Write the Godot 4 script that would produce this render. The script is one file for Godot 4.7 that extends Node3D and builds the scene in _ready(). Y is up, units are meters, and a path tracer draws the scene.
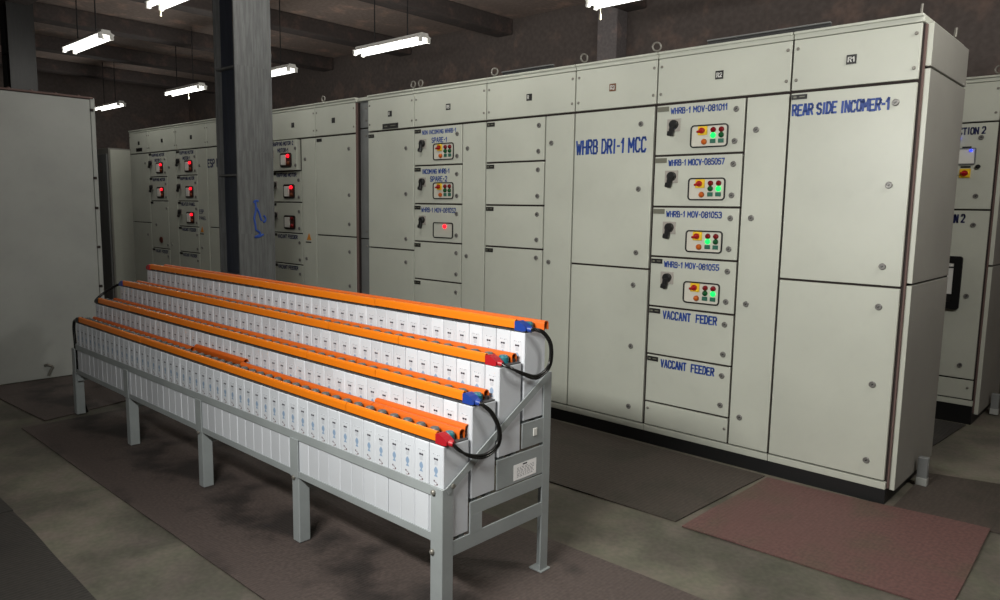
extends Node3D
# Switchgear room: battery rack in front of two rows of motor control cabinets.
# World: board fronts lie on z = 0 (facing +z), x runs along the row, y is up, metres.

var M := {}
var used := {}
var rng := RandomNumberGenerator.new()
const KEY := 10.9        # energy of the unseen flash stand-in that lights the near end
const EXPOSURE := 1.0

func _ready() -> void:
	# ---- camera, environment, exposure
	var cam := Camera3D.new()
	cam.name = "camera"
	add_child(cam)
	cam.position = Vector3(0.9659, 1.4650, 3.9615)
	cam.rotation_order = EULER_ORDER_YXZ
	cam.rotation_degrees = Vector3(-7.1422, 42.5705, 0.9298)
	cam.fov = 44.544
	cam.near = 0.05
	cam.far = 100.0
	cam.current = true
	var env := Environment.new()
	env.background_mode = Environment.BG_COLOR
	env.background_color = Color(0, 0, 0)
	env.tonemap_mode = Environment.TONE_MAPPER_LINEAR
	env.tonemap_exposure = EXPOSURE
	env.sdfgi_enabled = true
	env.ssao_enabled = true
	env.ssil_enabled = true
	var we := WorldEnvironment.new()
	we.name = "world_environment"
	we.environment = env
	add_child(we)
	rng.seed = 7
	make_materials()
	# ---- large structure
	build_room()
	build_lamps()
	build_unseen_flash_lamp()
	build_mats()
	build_columns()
	# ---- objects
	build_near_row()
	build_far_row()
	build_rear_row()
	build_side_cabinets()
	build_rack()
	build_cells()
	build_covers()
	build_cables()

# ================================================================ helpers
func numbered(called: String, parent: Node) -> String:
	var k := str(parent.get_instance_id()) + called
	used[k] = used.get(k, -1) + 1
	return called if used[k] == 0 else "%s_%03d" % [called, used[k]]

func thing(called: String, label: String, category: String, at := Vector3.ZERO, group := "") -> Node3D:
	var o := Node3D.new()
	o.name = numbered(called, self)
	add_child(o, true)
	o.position = at
	tag(o, label, category, group)
	return o

func tag(o: Node, label: String, category: String, group := "") -> void:
	o.set_meta("label", label)
	o.set_meta("category", category)
	if group != "":
		o.set_meta("group", group)

# at is a position in the world; the node becomes a child of parent
func part(called: String, mesh: Mesh, mat: Material, parent: Node, at := Vector3.ZERO, turn := Basis.IDENTITY) -> MeshInstance3D:
	var o := MeshInstance3D.new()
	o.name = numbered(called, parent)
	o.mesh = mesh
	if mat:
		o.material_override = mat
	parent.add_child(o, true)
	o.global_transform = Transform3D(turn, at)
	return o

func struct(called: String, mesh: Mesh, mat: Material, at: Vector3, label: String) -> MeshInstance3D:
	var o := part(called, mesh, mat, self, at)
	o.set_meta("kind", "structure")
	o.set_meta("label", label)
	o.set_meta("category", called.split("_")[0])
	return o

var box_cache := {}
func box(size: Vector3, b := 0.0) -> ArrayMesh:
	var key := "%.5f %.5f %.5f %.5f" % [size.x, size.y, size.z, b]
	if box_cache.has(key):
		return box_cache[key]
	var st := SurfaceTool.new()
	st.begin(Mesh.PRIMITIVE_TRIANGLES)
	var h := size * 0.5
	if b <= 0.0:
		for ax in 3:
			for s in [-1.0, 1.0]:
				var q := []
				for c in [[-1, -1], [1, -1], [1, 1], [-1, 1]]:
					var v := Vector3.ZERO
					v[ax] = s * h[ax]
					v[(ax + 1) % 3] = c[0] * h[(ax + 1) % 3]
					v[(ax + 2) % 3] = c[1] * h[(ax + 2) % 3]
					q.append(v)
				face(st, q, Vector3.ZERO)
	else:
		var vert := func(sx: float, sy: float, sz: float, ax: int) -> Vector3:
			var v := Vector3(sx * (h.x - b), sy * (h.y - b), sz * (h.z - b))
			v[ax] = [sx, sy, sz][ax] * h[ax]
			return v
		for ax in 3:
			for s in [-1.0, 1.0]:
				var q := []
				for c in [[-1.0, -1.0], [1.0, -1.0], [1.0, 1.0], [-1.0, 1.0]]:
					var sg := [0.0, 0.0, 0.0]
					sg[ax] = s
					sg[(ax + 1) % 3] = c[0]
					sg[(ax + 2) % 3] = c[1]
					q.append(vert.call(sg[0], sg[1], sg[2], ax))
				face(st, q, Vector3.ZERO)
				# the edge along axis ax between the faces of the two other axes
			for s in [-1.0, 1.0]:
				for t in [-1.0, 1.0]:
					var a1 := (ax + 1) % 3
					var a2 := (ax + 2) % 3
					var q := []
					for w in [[-1.0, a1], [1.0, a1], [1.0, a2], [-1.0, a2]]:
						var sg := [0.0, 0.0, 0.0]
						sg[ax] = w[0]
						sg[a1] = s
						sg[a2] = t
						q.append(vert.call(sg[0], sg[1], sg[2], w[1]))
					face(st, q, Vector3.ZERO)
		for sx in [-1.0, 1.0]:
			for sy in [-1.0, 1.0]:
				for sz in [-1.0, 1.0]:
					face(st, [vert.call(sx, sy, sz, 0), vert.call(sx, sy, sz, 1), vert.call(sx, sy, sz, 2)], Vector3.ZERO)
	var m := st.commit()
	box_cache[key] = m
	return m

# a flat convex face turned away from the point inside
func face(st: SurfaceTool, q: Array, inside: Vector3) -> void:
	var c := Vector3.ZERO
	for v in q:
		c += v
	c /= q.size()
	var n: Vector3 = (q[1] - q[0]).cross(q[2] - q[0]).normalized()
	var order := range(q.size())
	if n.dot(c - inside) > 0.0:
		order.reverse()      # clockwise as seen from outside
	else:
		n = -n
	face_n(st, q, order, n)

func face_n(st: SurfaceTool, q: Array, order: Array, n: Vector3) -> void:
	for i in range(1, q.size() - 1):
		for k in [0, i, i + 1]:
			st.set_normal(n)
			st.add_vertex(q[order[k]])

# an outline (counter-clockwise in x, y) drawn out along z, centred
func extrude(outline: PackedVector2Array, depth: float) -> ArrayMesh:
	var st := SurfaceTool.new()
	st.begin(Mesh.PRIMITIVE_TRIANGLES)
	var hz := depth * 0.5
	var n := outline.size()
	for i in n:
		var a := outline[i]
		var b := outline[(i + 1) % n]
		var d := (b - a).normalized()
		var nn := Vector3(d.y, -d.x, 0)
		for v in [Vector3(a.x, a.y, hz), Vector3(b.x, b.y, hz), Vector3(b.x, b.y, -hz), Vector3(a.x, a.y, hz), Vector3(b.x, b.y, -hz), Vector3(a.x, a.y, -hz)]:
			st.set_normal(nn)
			st.add_vertex(v)
	var tri := Geometry2D.triangulate_polygon(outline)
	for s in [1.0, -1.0]:
		for k in range(0, tri.size(), 3):
			var p := [outline[tri[k]], outline[tri[k + 1]], outline[tri[k + 2]]]
			var area: float = (p[1] - p[0]).cross(p[2] - p[0])
			var ids := [0, 1, 2] if (area < 0.0) == (s > 0.0) else [0, 2, 1]
			for i in ids:
				st.set_normal(Vector3(0, 0, s))
				st.add_vertex(Vector3(p[i].x, p[i].y, s * hz))
	return st.commit()

func tube(pts: Array, r: float, sides := 10) -> ArrayMesh:
	var st := SurfaceTool.new()
	st.begin(Mesh.PRIMITIVE_TRIANGLES)
	var rings := []
	var norms := []
	var up := Vector3.UP
	for i in pts.size():
		var t: Vector3 = (pts[mini(i + 1, pts.size() - 1)] - pts[maxi(i - 1, 0)]).normalized()
		if i == 0 and absf(t.dot(up)) > 0.9:
			up = Vector3.RIGHT
		var a := (up - t * up.dot(t)).normalized()
		up = a
		var b := t.cross(a)
		var ring := []
		var nr := []
		for k in sides:
			var w := TAU * k / sides
			var n := a * cos(w) + b * sin(w)
			nr.append(n)
			ring.append(pts[i] + n * r)
		rings.append(ring)
		norms.append(nr)
	for i in pts.size() - 1:
		for k in sides:
			var k2 := (k + 1) % sides
			for w in [[i, k], [i + 1, k2], [i, k2], [i, k], [i + 1, k], [i + 1, k2]]:
				st.set_normal(norms[w[0]][w[1]])
				st.add_vertex(rings[w[0]][w[1]])
	for e in [0, pts.size() - 1]:
		var other: Vector3 = pts[1] if e == 0 else pts[pts.size() - 2]
		face(st, rings[e], other)
	return st.commit()

func smooth_path(pts: Array, n := 8) -> Array:
	var c := []
	for i in pts.size() - 1:
		var p0: Vector3 = pts[maxi(i - 1, 0)]
		var p1: Vector3 = pts[i]
		var p2: Vector3 = pts[i + 1]
		var p3: Vector3 = pts[mini(i + 2, pts.size() - 1)]
		for k in n:
			c.append(p1.cubic_interpolate(p2, p0, p3, float(k) / n))
	c.append(pts[-1])
	return c

# profile: points (radius, height) from bottom to top, turned round the y axis
var lathe_cache := {}
func lathe(profile: Array, sides := 14) -> ArrayMesh:
	var key := str(profile) + str(sides)
	if lathe_cache.has(key):
		return lathe_cache[key]
	var st := SurfaceTool.new()
	st.begin(Mesh.PRIMITIVE_TRIANGLES)
	for i in profile.size() - 1:
		var a: Vector2 = profile[i]
		var b: Vector2 = profile[i + 1]
		var d := (b - a).normalized()
		for k in sides:
			var w0 := TAU * k / sides
			var w1 := TAU * (k + 1) / sides
			var q := [[a, w0], [a, w1], [b, w1], [a, w0], [b, w1], [b, w0]]
			for v in q:
				var dir := Vector3(cos(v[1]), 0, sin(v[1]))
				st.set_normal((dir * d.y - Vector3.UP * d.x).normalized())
				st.add_vertex(dir * v[0].x + Vector3.UP * v[0].y)
	var m := st.commit()
	lathe_cache[key] = m
	return m

# several meshes [mesh, transform] in one surface, appended to am with mat
func join(pieces: Array, mat: Material = null, am: ArrayMesh = null) -> ArrayMesh:
	var st := SurfaceTool.new()
	st.begin(Mesh.PRIMITIVE_TRIANGLES)
	for p in pieces:
		st.append_from(p[0], 0, p[1])
	var m := st.commit(am) if am else st.commit()
	if mat:
		m.surface_set_material(m.get_surface_count() - 1, mat)
	return m

func at(x: float, y: float, z: float, b := Basis.IDENTITY) -> Transform3D:
	return Transform3D(b, Vector3(x, y, z))

var FRONT := Basis(Vector3.RIGHT, PI / 2)     # turns the y axis to +z

func round_rect(w: float, h: float, r: float, n := 5) -> PackedVector2Array:
	var o := PackedVector2Array()
	for c in [[1, 1, 0.0], [-1, 1, PI / 2], [-1, -1, PI], [1, -1, 1.5 * PI]]:
		for k in n + 1:
			var w0: float = c[2] + PI / 2 * k / n
			o.append(Vector2(c[0] * (w / 2 - r) + cos(w0) * r, c[1] * (h / 2 - r) + sin(w0) * r))
	return o

func ring_frame(w: float, h: float, r: float, t: float, d: float) -> ArrayMesh:
	var a := round_rect(w, h, r)
	var b := round_rect(w - 2 * t, h - 2 * t, maxf(r - t, 0.002))
	var st := SurfaceTool.new()
	st.begin(Mesh.PRIMITIVE_TRIANGLES)
	for i in a.size():
		var j := (i + 1) % a.size()
		var ao := Vector3(a[i].x, a[i].y, d)
		var ap := Vector3(a[j].x, a[j].y, d)
		var bo := Vector3(b[i].x, b[i].y, d)
		var bp := Vector3(b[j].x, b[j].y, d)
		var mid := (ao + ap + bo + bp) / 4.0 - Vector3(0, 0, d * 0.5)
		face(st, [ao, ap, bp, bo], mid)
		var dn := Vector3(0, 0, -d)
		face(st, [ao, ap, ap + dn, ao + dn], mid)
		face(st, [bo, bp, bp + dn, bo + dn], mid)
	return st.commit()

# brush-painted letters: every glyph is a set of strokes in a unit box
const GLYPHS := {
	"A": "0,0 .42,1 .58,1 1,0;.2,.36 .8,.36", "B": "0,0 0,1 .7,1 .9,.86 .9,.66 .65,.53 0,.53;.65,.53 1,.4 1,.14 .75,0 0,0",
	"C": "1,.82 .8,1 .25,1 0,.8 0,.2 .25,0 .8,0 1,.18", "D": "0,0 0,1 .6,1 1,.75 1,.25 .6,0 0,0", "E": "1,1 0,1 0,0 1,0;0,.52 .8,.52",
	"F": "1,1 0,1 0,0;0,.52 .8,.52", "G": "1,.82 .8,1 .25,1 0,.8 0,.2 .25,0 .8,0 1,.2 1,.45 .6,.45", "H": "0,0 0,1;1,0 1,1;0,.52 1,.52",
	"I": ".5,0 .5,1", "K": "0,0 0,1;1,1 0,.45;.3,.6 1,0", "L": "0,1 0,0 1,0", "M": "0,0 0,1 .5,.35 1,1 1,0", "N": "0,0 0,1 1,0 1,1",
	"O": ".25,0 0,.22 0,.78 .25,1 .75,1 1,.78 1,.22 .75,0 .25,0", "P": "0,0 0,1 .75,1 1,.85 1,.62 .75,.48 0,.48",
	"R": "0,0 0,1 .75,1 1,.86 1,.64 .75,.5 0,.5;.5,.5 1,0", "S": "1,.85 .75,1 .25,1 0,.84 0,.64 .25,.53 .75,.48 1,.36 1,.15 .75,0 .25,0 0,.15",
	"T": "0,1 1,1;.5,1 .5,0", "U": "0,1 0,.2 .25,0 .75,0 1,.2 1,1", "V": "0,1 .5,0 1,1", "W": "0,1 .24,0 .5,.75 .76,0 1,1",
	"0": ".25,0 0,.25 0,.75 .25,1 .75,1 1,.75 1,.25 .75,0 .25,0", "1": "0,.72 .75,1 .75,0", "2": "0,.8 .2,1 .8,1 1,.8 1,.6 0,0 1,0",
	"3": "0,.88 .25,1 .8,1 1,.85 1,.64 .5,.53 1,.42 1,.14 .8,0 .25,0 0,.12", "5": "1,1 .1,1 .05,.56 .7,.6 1,.44 1,.16 .75,0 .2,0 0,.12",
	"7": "0,1 1,1 .35,0", "8": ".25,.53 .05,.66 .05,.86 .3,1 .7,1 .95,.86 .95,.66 .75,.53 .25,.53 0,.4 0,.14 .25,0 .75,0 1,.14 1,.4 .75,.53",
	"-": ".1,.48 .9,.48",
}
# letters on a face that looks to +z; x0..x1, y0..y1 is the block they fill
func letters(parent: Node, text: String, x0: float, x1: float, y0: float, y1: float, z: float, paint: Material, weight := 0.18) -> void:
	var adv := []
	var total := 0.0
	for ch in text:
		var w := 1.0
		if ch == "I" or ch == "1":
			w = 0.55
		elif ch == "-":
			w = 0.6
		elif ch == " ":
			w = 0.35
		elif ch == "W" or ch == "M":
			w = 1.25
		adv.append([total, w])
		total += w + 0.5
	total -= 0.5
	var sw := (y1 - y0) * weight
	var sx := (x1 - x0 - sw) / total
	var sy := y1 - y0 - sw
	var st := SurfaceTool.new()
	st.begin(Mesh.PRIMITIVE_TRIANGLES)
	var c := Vector2((x0 + x1) / 2, (y0 + y1) / 2)
	for i in text.length():
		if not GLYPHS.has(text[i]):
			continue
		var dy := rng.randf_range(-0.03, 0.03) * sy
		var lean := rng.randf_range(-0.05, 0.06) * sy * 0.5
		var strokes: String = GLYPHS[text[i]]
		for s in strokes.split(";"):
			var pts := []
			for q in s.split(" "):
				var uv := q.split(",")
				var u := float(uv[0])
				var v := float(uv[1])
				if text[i] == "I":
					u = 0.5
				pts.append(Vector2(x0 + sw / 2 + (adv[i][0] + u * adv[i][1]) * sx + lean * (v - 0.5), y0 + sw / 2 + v * sy + dy) - c)
			for k in pts.size() - 1:
				var d: Vector2 = (pts[k + 1] - pts[k]).normalized()
				var hw := sw * 0.5 * rng.randf_range(0.85, 1.12)
				var e := d * hw * 0.75
				var nn := Vector2(-d.y, d.x) * hw
				var a: Vector2 = pts[k] - e
				var b: Vector2 = pts[k + 1] + e
				for v2 in [a + nn, b + nn, b - nn, a + nn, b - nn, a - nn]:
					st.set_normal(Vector3(0, 0, 1))
					st.add_vertex(Vector3(v2.x, v2.y, 0.0))
	part("lettering", st.commit(), paint, parent, Vector3(c.x, c.y, z + 0.0008))

# ================================================================ materials
func noise(f: float, oct := 4, sd := 1) -> FastNoiseLite:
	var n := FastNoiseLite.new()
	n.noise_type = FastNoiseLite.TYPE_SIMPLEX_SMOOTH
	n.frequency = f
	n.fractal_octaves = oct
	n.seed = sd
	return n

func painted(size: int, f: Callable) -> ImageTexture:
	var im := Image.create(size, size, false, Image.FORMAT_RGB8)
	for y in size:
		for x in size:
			im.set_pixel(x, y, f.call(x, y))
	im.generate_mipmaps()
	return ImageTexture.create_from_image(im)

func seamless(n: FastNoiseLite, size: int) -> Image:
	return n.get_seamless_image(size, size, false, false, 0.2)

func mat(called: String, c: Color, rough := 0.6, metal := 0.0) -> StandardMaterial3D:
	var m := StandardMaterial3D.new()
	m.resource_name = called
	m.albedo_color = c
	m.roughness = rough
	m.metallic = metal
	M[called] = m
	return m

func glow(called: String, c: Color, e: float) -> StandardMaterial3D:
	var m := mat(called, c * 0.6, 0.3)
	m.emission_enabled = true
	m.emission = c
	m.emission_energy_multiplier = e
	return m

func tri(m: StandardMaterial3D, t: Texture2D, size: float) -> StandardMaterial3D:
	m.albedo_texture = t
	m.uv1_triplanar = true
	m.uv1_world_triplanar = true
	m.uv1_scale = Vector3.ONE / size
	return m

func make_materials() -> void:
	# mottled sheet paint, a little dust and scuffs
	var n1 := seamless(noise(0.006, 5, 3), 256)
	var n2 := seamless(noise(0.05, 3, 9), 256)
	var sheet := painted(256, func(x, y):
		var v: float = 0.93 + 0.07 * n1.get_pixel(x, y).r - 0.035 * maxf(0.0, n2.get_pixel(x, y).r - 0.6)
		return Color(v, v, v * 0.995))
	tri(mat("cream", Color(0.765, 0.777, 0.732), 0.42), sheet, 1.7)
	tri(mat("cream_shaded", Color(0.575, 0.57, 0.545), 0.5), sheet, 1.3)  # cream darkened for end panels that catch little light
	tri(mat("pale_grey", Color(0.645, 0.655, 0.64), 0.55), sheet, 1.1)
	tri(mat("rack_grey", Color(0.585, 0.61, 0.615), 0.45), sheet, 0.5)
	tri(mat("filler_grey", Color(0.49, 0.50, 0.50), 0.5), sheet, 0.5)
	tri(mat("black_base", Color(0.045, 0.048, 0.055), 0.5), sheet, 0.8)
	mat("gasket", Color(0.16, 0.12, 0.11), 0.8)
	mat("rust_edge", Color(0.40, 0.32, 0.30), 0.8)
	mat("black", Color(0.05, 0.05, 0.055), 0.45)
	mat("plate_black", Color(0.085, 0.08, 0.075), 0.5)
	mat("plate_brown", Color(0.42, 0.27, 0.18), 0.5)
	mat("plate_grey", Color(0.42, 0.42, 0.37), 0.5)
	mat("white_print", Color(0.85, 0.85, 0.83), 0.5)
	mat("blue_paint", Color(0.10, 0.25, 0.56), 0.5)
	mat("navy_paint", Color(0.10, 0.13, 0.32), 0.5)
	mat("chrome", Color(0.46, 0.455, 0.44), 0.4, 0.2)
	mat("zinc", Color(0.50, 0.49, 0.46), 0.45, 0.4)
	mat("handle_plate", Color(0.62, 0.60, 0.57), 0.5)
	mat("bezel_inner", Color(0.80, 0.79, 0.74), 0.5)
	mat("yellow", Color(0.90, 0.74, 0.13), 0.45)
	mat("red", Color(0.62, 0.07, 0.07), 0.35)
	mat("lamp_red", Color(0.44, 0.06, 0.09), 0.2)
	mat("lamp_green", Color(0.06, 0.30, 0.15), 0.25)
	mat("tag_green", Color(0.14, 0.38, 0.31), 0.5)
	mat("lamp_orange", Color(0.72, 0.34, 0.08), 0.3)
	mat("button_brown", Color(0.48, 0.24, 0.10), 0.4)
	mat("red_brown", Color(0.30, 0.13, 0.09), 0.5)
	mat("meter_white", Color(0.88, 0.88, 0.85), 0.4)
	mat("warn_yellow", Color(0.80, 0.50, 0.10), 0.5)
	mat("orange", Color(0.86, 0.46, 0.06), 0.42)
	mat("orange_worn", Color(0.80, 0.37, 0.09), 0.5)
	mat("boot_red", Color(0.62, 0.09, 0.13), 0.4)
	mat("boot_blue", Color(0.10, 0.22, 0.52), 0.4)
	mat("cable", Color(0.085, 0.085, 0.085), 0.25)
	mat("lead", Color(0.12, 0.11, 0.11), 0.5)
	mat("cap_grey", Color(0.30, 0.325, 0.32), 0.5)
	mat("cell_lid", Color(0.24, 0.24, 0.245), 0.5)
	mat("cap_teal", Color(0.10, 0.38, 0.42), 0.45)
	for i in 4:
		var v: float = [0.80, 0.815, 0.78, 0.83][i]
		mat("cell_%d" % i, Color(v * 0.955, v * 0.975, v), 0.38)
	mat("tray", Color(0.15, 0.15, 0.155), 0.6)
	mat("lamp_body", Color(0.88, 0.88, 0.86), 0.5)
	mat("wire_pale", Color(0.75, 0.73, 0.62), 0.6)
	mat("rod", Color(0.12, 0.12, 0.12), 0.6)
	glow("tube_glow", Color(1.0, 1.0, 0.98), 2.5)
	glow("led_green", Color(0.08, 0.95, 0.42), 1.15)
	glow("led_red", Color(1.0, 0.07, 0.14), 2.6)
	glow("led_blue", Color(0.18, 0.25, 1.0), 2.2)
	# concrete floor: greenish grey with darker stains and dust
	var f1 := seamless(noise(0.006, 5, 21), 512)
	var f2 := seamless(noise(0.03, 4, 22), 512)
	var f3 := seamless(noise(0.16, 3, 23), 512)
	var concrete := painted(512, func(x, y):
		var a := smoothstep(0.25, 0.8, f1.get_pixel(x, y).r)
		var b := f2.get_pixel(x, y).r
		var c := f3.get_pixel(x, y).r
		var v := 0.74 + 0.24 * a + 0.18 * (b - 0.5) + 0.16 * (c - 0.5)
		var warm := Color(0.42, 0.415, 0.355).lerp(Color(0.42, 0.385, 0.355), clampf(b * 1.6 - 0.4, 0, 1))
		return Color(warm.r * v, warm.g * v, warm.b * v))
	tri(mat("concrete", Color.WHITE, 0.75), concrete, 2.6)
	# rubber mats
	var rib := func(base: Color, spot: Color, sd: int) -> ImageTexture:
		var g1 := seamless(noise(0.008, 4, sd), 256)
		var g2 := seamless(noise(0.18, 2, sd + 1), 256)
		return painted(256, func(x, y):
			var a := smoothstep(0.45, 0.85, g1.get_pixel(x, y).r)
			var c := base.lerp(spot, a)
			var v := 0.86 + 0.28 * g2.get_pixel(x, y).r
			return Color(c.r * v, c.g * v, c.b * v))
	tri(mat("mat_red", Color.WHITE, 0.7), rib.call(Color(0.375, 0.265, 0.25), Color(0.34, 0.27, 0.235), 31), 1.1)
	tri(mat("mat_grey", Color.WHITE, 0.75), rib.call(Color(0.255, 0.225, 0.20), Color(0.22, 0.20, 0.17), 41), 1.3)
	tri(mat("mat_brown", Color.WHITE, 0.7), rib.call(Color(0.31, 0.27, 0.255), Color(0.175, 0.152, 0.145), 51), 1.0)
	tri(mat("mat_dark", Color.WHITE, 0.75), rib.call(Color(0.19, 0.18, 0.165), Color(0.16, 0.15, 0.14), 61), 1.3)
	var ribn := Image.create(512, 16, false, Image.FORMAT_RGB8)
	for y in 16:
		for x in 512:
			var h := 0.5 + 0.5 * sin(TAU * x / 8.0)
			ribn.set_pixel(x, y, Color(h, h, h))
	ribn.bump_map_to_normal_map(1.5)
	var ribt := ImageTexture.create_from_image(ribn)
	for k in ["mat_red", "mat_grey", "mat_brown", "mat_dark"]:
		M[k].normal_enabled = true
		M[k].normal_texture = ribt
		M[k].normal_scale = 0.25
	# walls, ceiling: soot-brown plaster
	var w1 := seamless(noise(0.009, 5, 71), 512)
	var w2 := seamless(noise(0.07, 3, 72), 512)
	var plaster := painted(512, func(x, y):
		var a := w1.get_pixel(x, y).r
		var b := w2.get_pixel(x, y).r
		var c := Color(0.38, 0.345, 0.33).lerp(Color(0.47, 0.40, 0.37), smoothstep(0.55, 0.9, a))
		var v := 0.88 + 0.18 * b
		return Color(c.r * v, c.g * v, c.b * v))
	tri(mat("plaster", Color.WHITE, 0.9), plaster, 3.0)
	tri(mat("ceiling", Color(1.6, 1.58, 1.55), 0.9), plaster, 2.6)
	tri(mat("beam", Color(0.85, 0.85, 0.86), 0.9), plaster, 2.1)
	tri(mat("wall_column", Color(1.25, 1.3, 1.35), 0.9), plaster, 1.7)
	# streaked paint of the steel column
	var s1 := noise(1.0, 3, 81)
	var streak := painted(256, func(x, y):
		var a := 0.5 + 0.5 * s1.get_noise_2d(x * 0.09, y * 0.006)
		var b := 0.5 + 0.5 * s1.get_noise_2d(x * 0.3 + 90.0, y * 0.02)
		var v := 0.85 + 0.4 * a + 0.25 * (b - 0.5)
		return Color(0.31 * v, 0.315 * v, 0.315 * v))
	tri(mat("column_steel", Color.WHITE, 0.55), streak, 0.62)
	M["column_web_shade"] = M["column_steel"].duplicate()
	M["column_web_shade"].albedo_color = Color(0.50, 0.54, 0.66)  # darker, bluer copy of the column paint; recess shade put into the colour
	M["column_dimmed"] = M["column_steel"].duplicate()
	M["column_dimmed"].albedo_color = Color(0.42, 0.41, 0.40)  # column paint darkened to offset lamp light on the far column
	# printed cell label: double mark, pale blue figure, small print
	var lab := Image.create(48, 144, false, Image.FORMAT_RGB8)
	lab.fill(Color(0.765, 0.782, 0.803))
	var ink := Color(0.13, 0.12, 0.16)
	for r in [[9, 0, 4, 3, 0.55], [18, 1, 3, 2, 0.6], [30, 2, 4, 3, 0.55], [39, 0, 3, 3, 0.6]]:
		lab.fill_rect(Rect2i(r[0], r[1], r[2], r[3]), Color(r[4] - 0.1, r[4] - 0.1, r[4] - 0.07))
	lab.fill_rect(Rect2i(13, 15, 9, 7), ink)
	lab.fill_rect(Rect2i(25, 15, 9, 7), ink)
	lab.fill_rect(Rect2i(22, 17, 3, 3), Color(0.4, 0.4, 0.45))
	for k in 4:
		lab.fill_rect(Rect2i(14 + k % 2 * 2, 26 + k * 4, 20 - k % 2 * 4, 1), Color(0.47, 0.49, 0.53))
	for y in range(46, 82):
		var w := int(3.0 + 8.0 * absf(sin((y - 46) * 0.12)))
		lab.fill_rect(Rect2i(24 - w, y, 2 * w, 1), Color(0.46, 0.57, 0.69) if y % 4 < 3 else Color(0.64, 0.68, 0.73))
	lab.fill_rect(Rect2i(12, 96, 6, 6), Color(0.25, 0.16, 0.20))
	lab.fill_rect(Rect2i(27, 106, 7, 6), Color(0.28, 0.15, 0.17))
	lab.fill_rect(Rect2i(18, 101, 10, 3), Color(0.52, 0.46, 0.48))
	lab.fill_rect(Rect2i(14, 113, 16, 2), Color(0.56, 0.48, 0.48))
	for y in range(126, 143):
		for x in range(14, 34):
			if Vector2((x - 24) / 9.0, (y - 134) / 8.0).length() < 1.0:
				lab.set_pixel(x, y, Color(0.30, 0.28, 0.30))
	lab.generate_mipmaps()
	mat("cell_print", Color.WHITE, 0.45).albedo_texture = ImageTexture.create_from_image(lab)
	# white rating sheet on the rack end
	var sh := Image.create(96, 64, false, Image.FORMAT_RGB8)
	sh.fill(Color(0.97, 0.97, 0.97))
	sh.fill_rect(Rect2i(38, 4, 18, 6), Color(0.12, 0.12, 0.15))
	for k in 7:
		var x := 14
		while x < 84:
			var w := rng.randi_range(3, 11)
			sh.fill_rect(Rect2i(x, 16 + k * 6, mini(w, 86 - x), 2), Color(0.38, 0.38, 0.42))
			x += w + 4
	sh.generate_mipmaps()
	mat("rating_sheet", Color.WHITE, 0.5).albedo_texture = ImageTexture.create_from_image(sh)

# a thin print: a sheet with texture on its +z face (u to the right, v down)
func print_sheet(w: float, h: float) -> ArrayMesh:
	var st := SurfaceTool.new()
	st.begin(Mesh.PRIMITIVE_TRIANGLES)
	var d := 0.0006
	var q := [Vector3(-w / 2, h / 2, d), Vector3(w / 2, h / 2, d), Vector3(w / 2, -h / 2, d), Vector3(-w / 2, -h / 2, d)]
	var uv := [Vector2(0, 0), Vector2(1, 0), Vector2(1, 1), Vector2(0, 1)]
	for i in [0, 1, 2, 0, 2, 3]:
		st.set_normal(Vector3(0, 0, 1))
		st.set_uv(uv[i])
		st.add_vertex(q[i])
	for i in 4:
		var a: Vector3 = q[i]
		var b: Vector3 = q[(i + 1) % 4]
		st.set_uv(Vector2(0.01, 0.5))
		face(st, [a, b, b - Vector3(0, 0, d), a - Vector3(0, 0, d)], Vector3.ZERO)
	return st.commit()

# ================================================================ room
func build_room() -> void:
	var x0 := -17.0
	var x1 := 4.0
	var z0 := -4.3
	var z1 := 7.0
	var cx := (x0 + x1) / 2
	var cz := (z0 + z1) / 2
	var hh := 4.2
	struct("floor", box(Vector3(x1 - x0, 0.2, z1 - z0)), M.concrete, Vector3(cx, -0.1, cz), "stained greenish grey concrete floor")
	var ce := struct("ceiling", box(Vector3(x1 - x0, 0.2, z1 - z0)), M.ceiling, Vector3(cx, hh + 0.1, cz), "dark soot-brown concrete ceiling with beams")
	for i in 9:
		part("beam", box(Vector3(0.30, 0.22, z1 - z0 - 0.02), 0.01), M.beam, ce, Vector3(-15.6 + 2.25 * i, hh - 0.11, cz))
	part("beam", box(Vector3(x1 - x0 - 0.02, 0.3, 0.26), 0.01), M.beam, ce, Vector3(cx, hh - 0.152, 1.07))
	struct("wall_back", box(Vector3(x1 - x0 + 0.4, hh + 0.4, 0.2)), M.plaster, Vector3(cx, hh / 2, z0 - 0.1), "dark brown plastered back wall behind the cabinets")
	struct("wall_front", box(Vector3(x1 - x0 + 0.4, hh + 0.4, 0.2)), M.plaster, Vector3(cx, hh / 2, z1 + 0.1), "dark brown plastered wall behind the camera")
	struct("wall_left", box(Vector3(0.2, hh + 0.4, z1 - z0)), M.plaster, Vector3(x0 - 0.1, hh / 2, cz), "dark brown plastered far end wall")
	struct("wall_right", box(Vector3(0.2, hh + 0.4, z1 - z0)), M.plaster, Vector3(x1 + 0.1, hh / 2, cz), "dark brown plastered near end wall")

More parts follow.
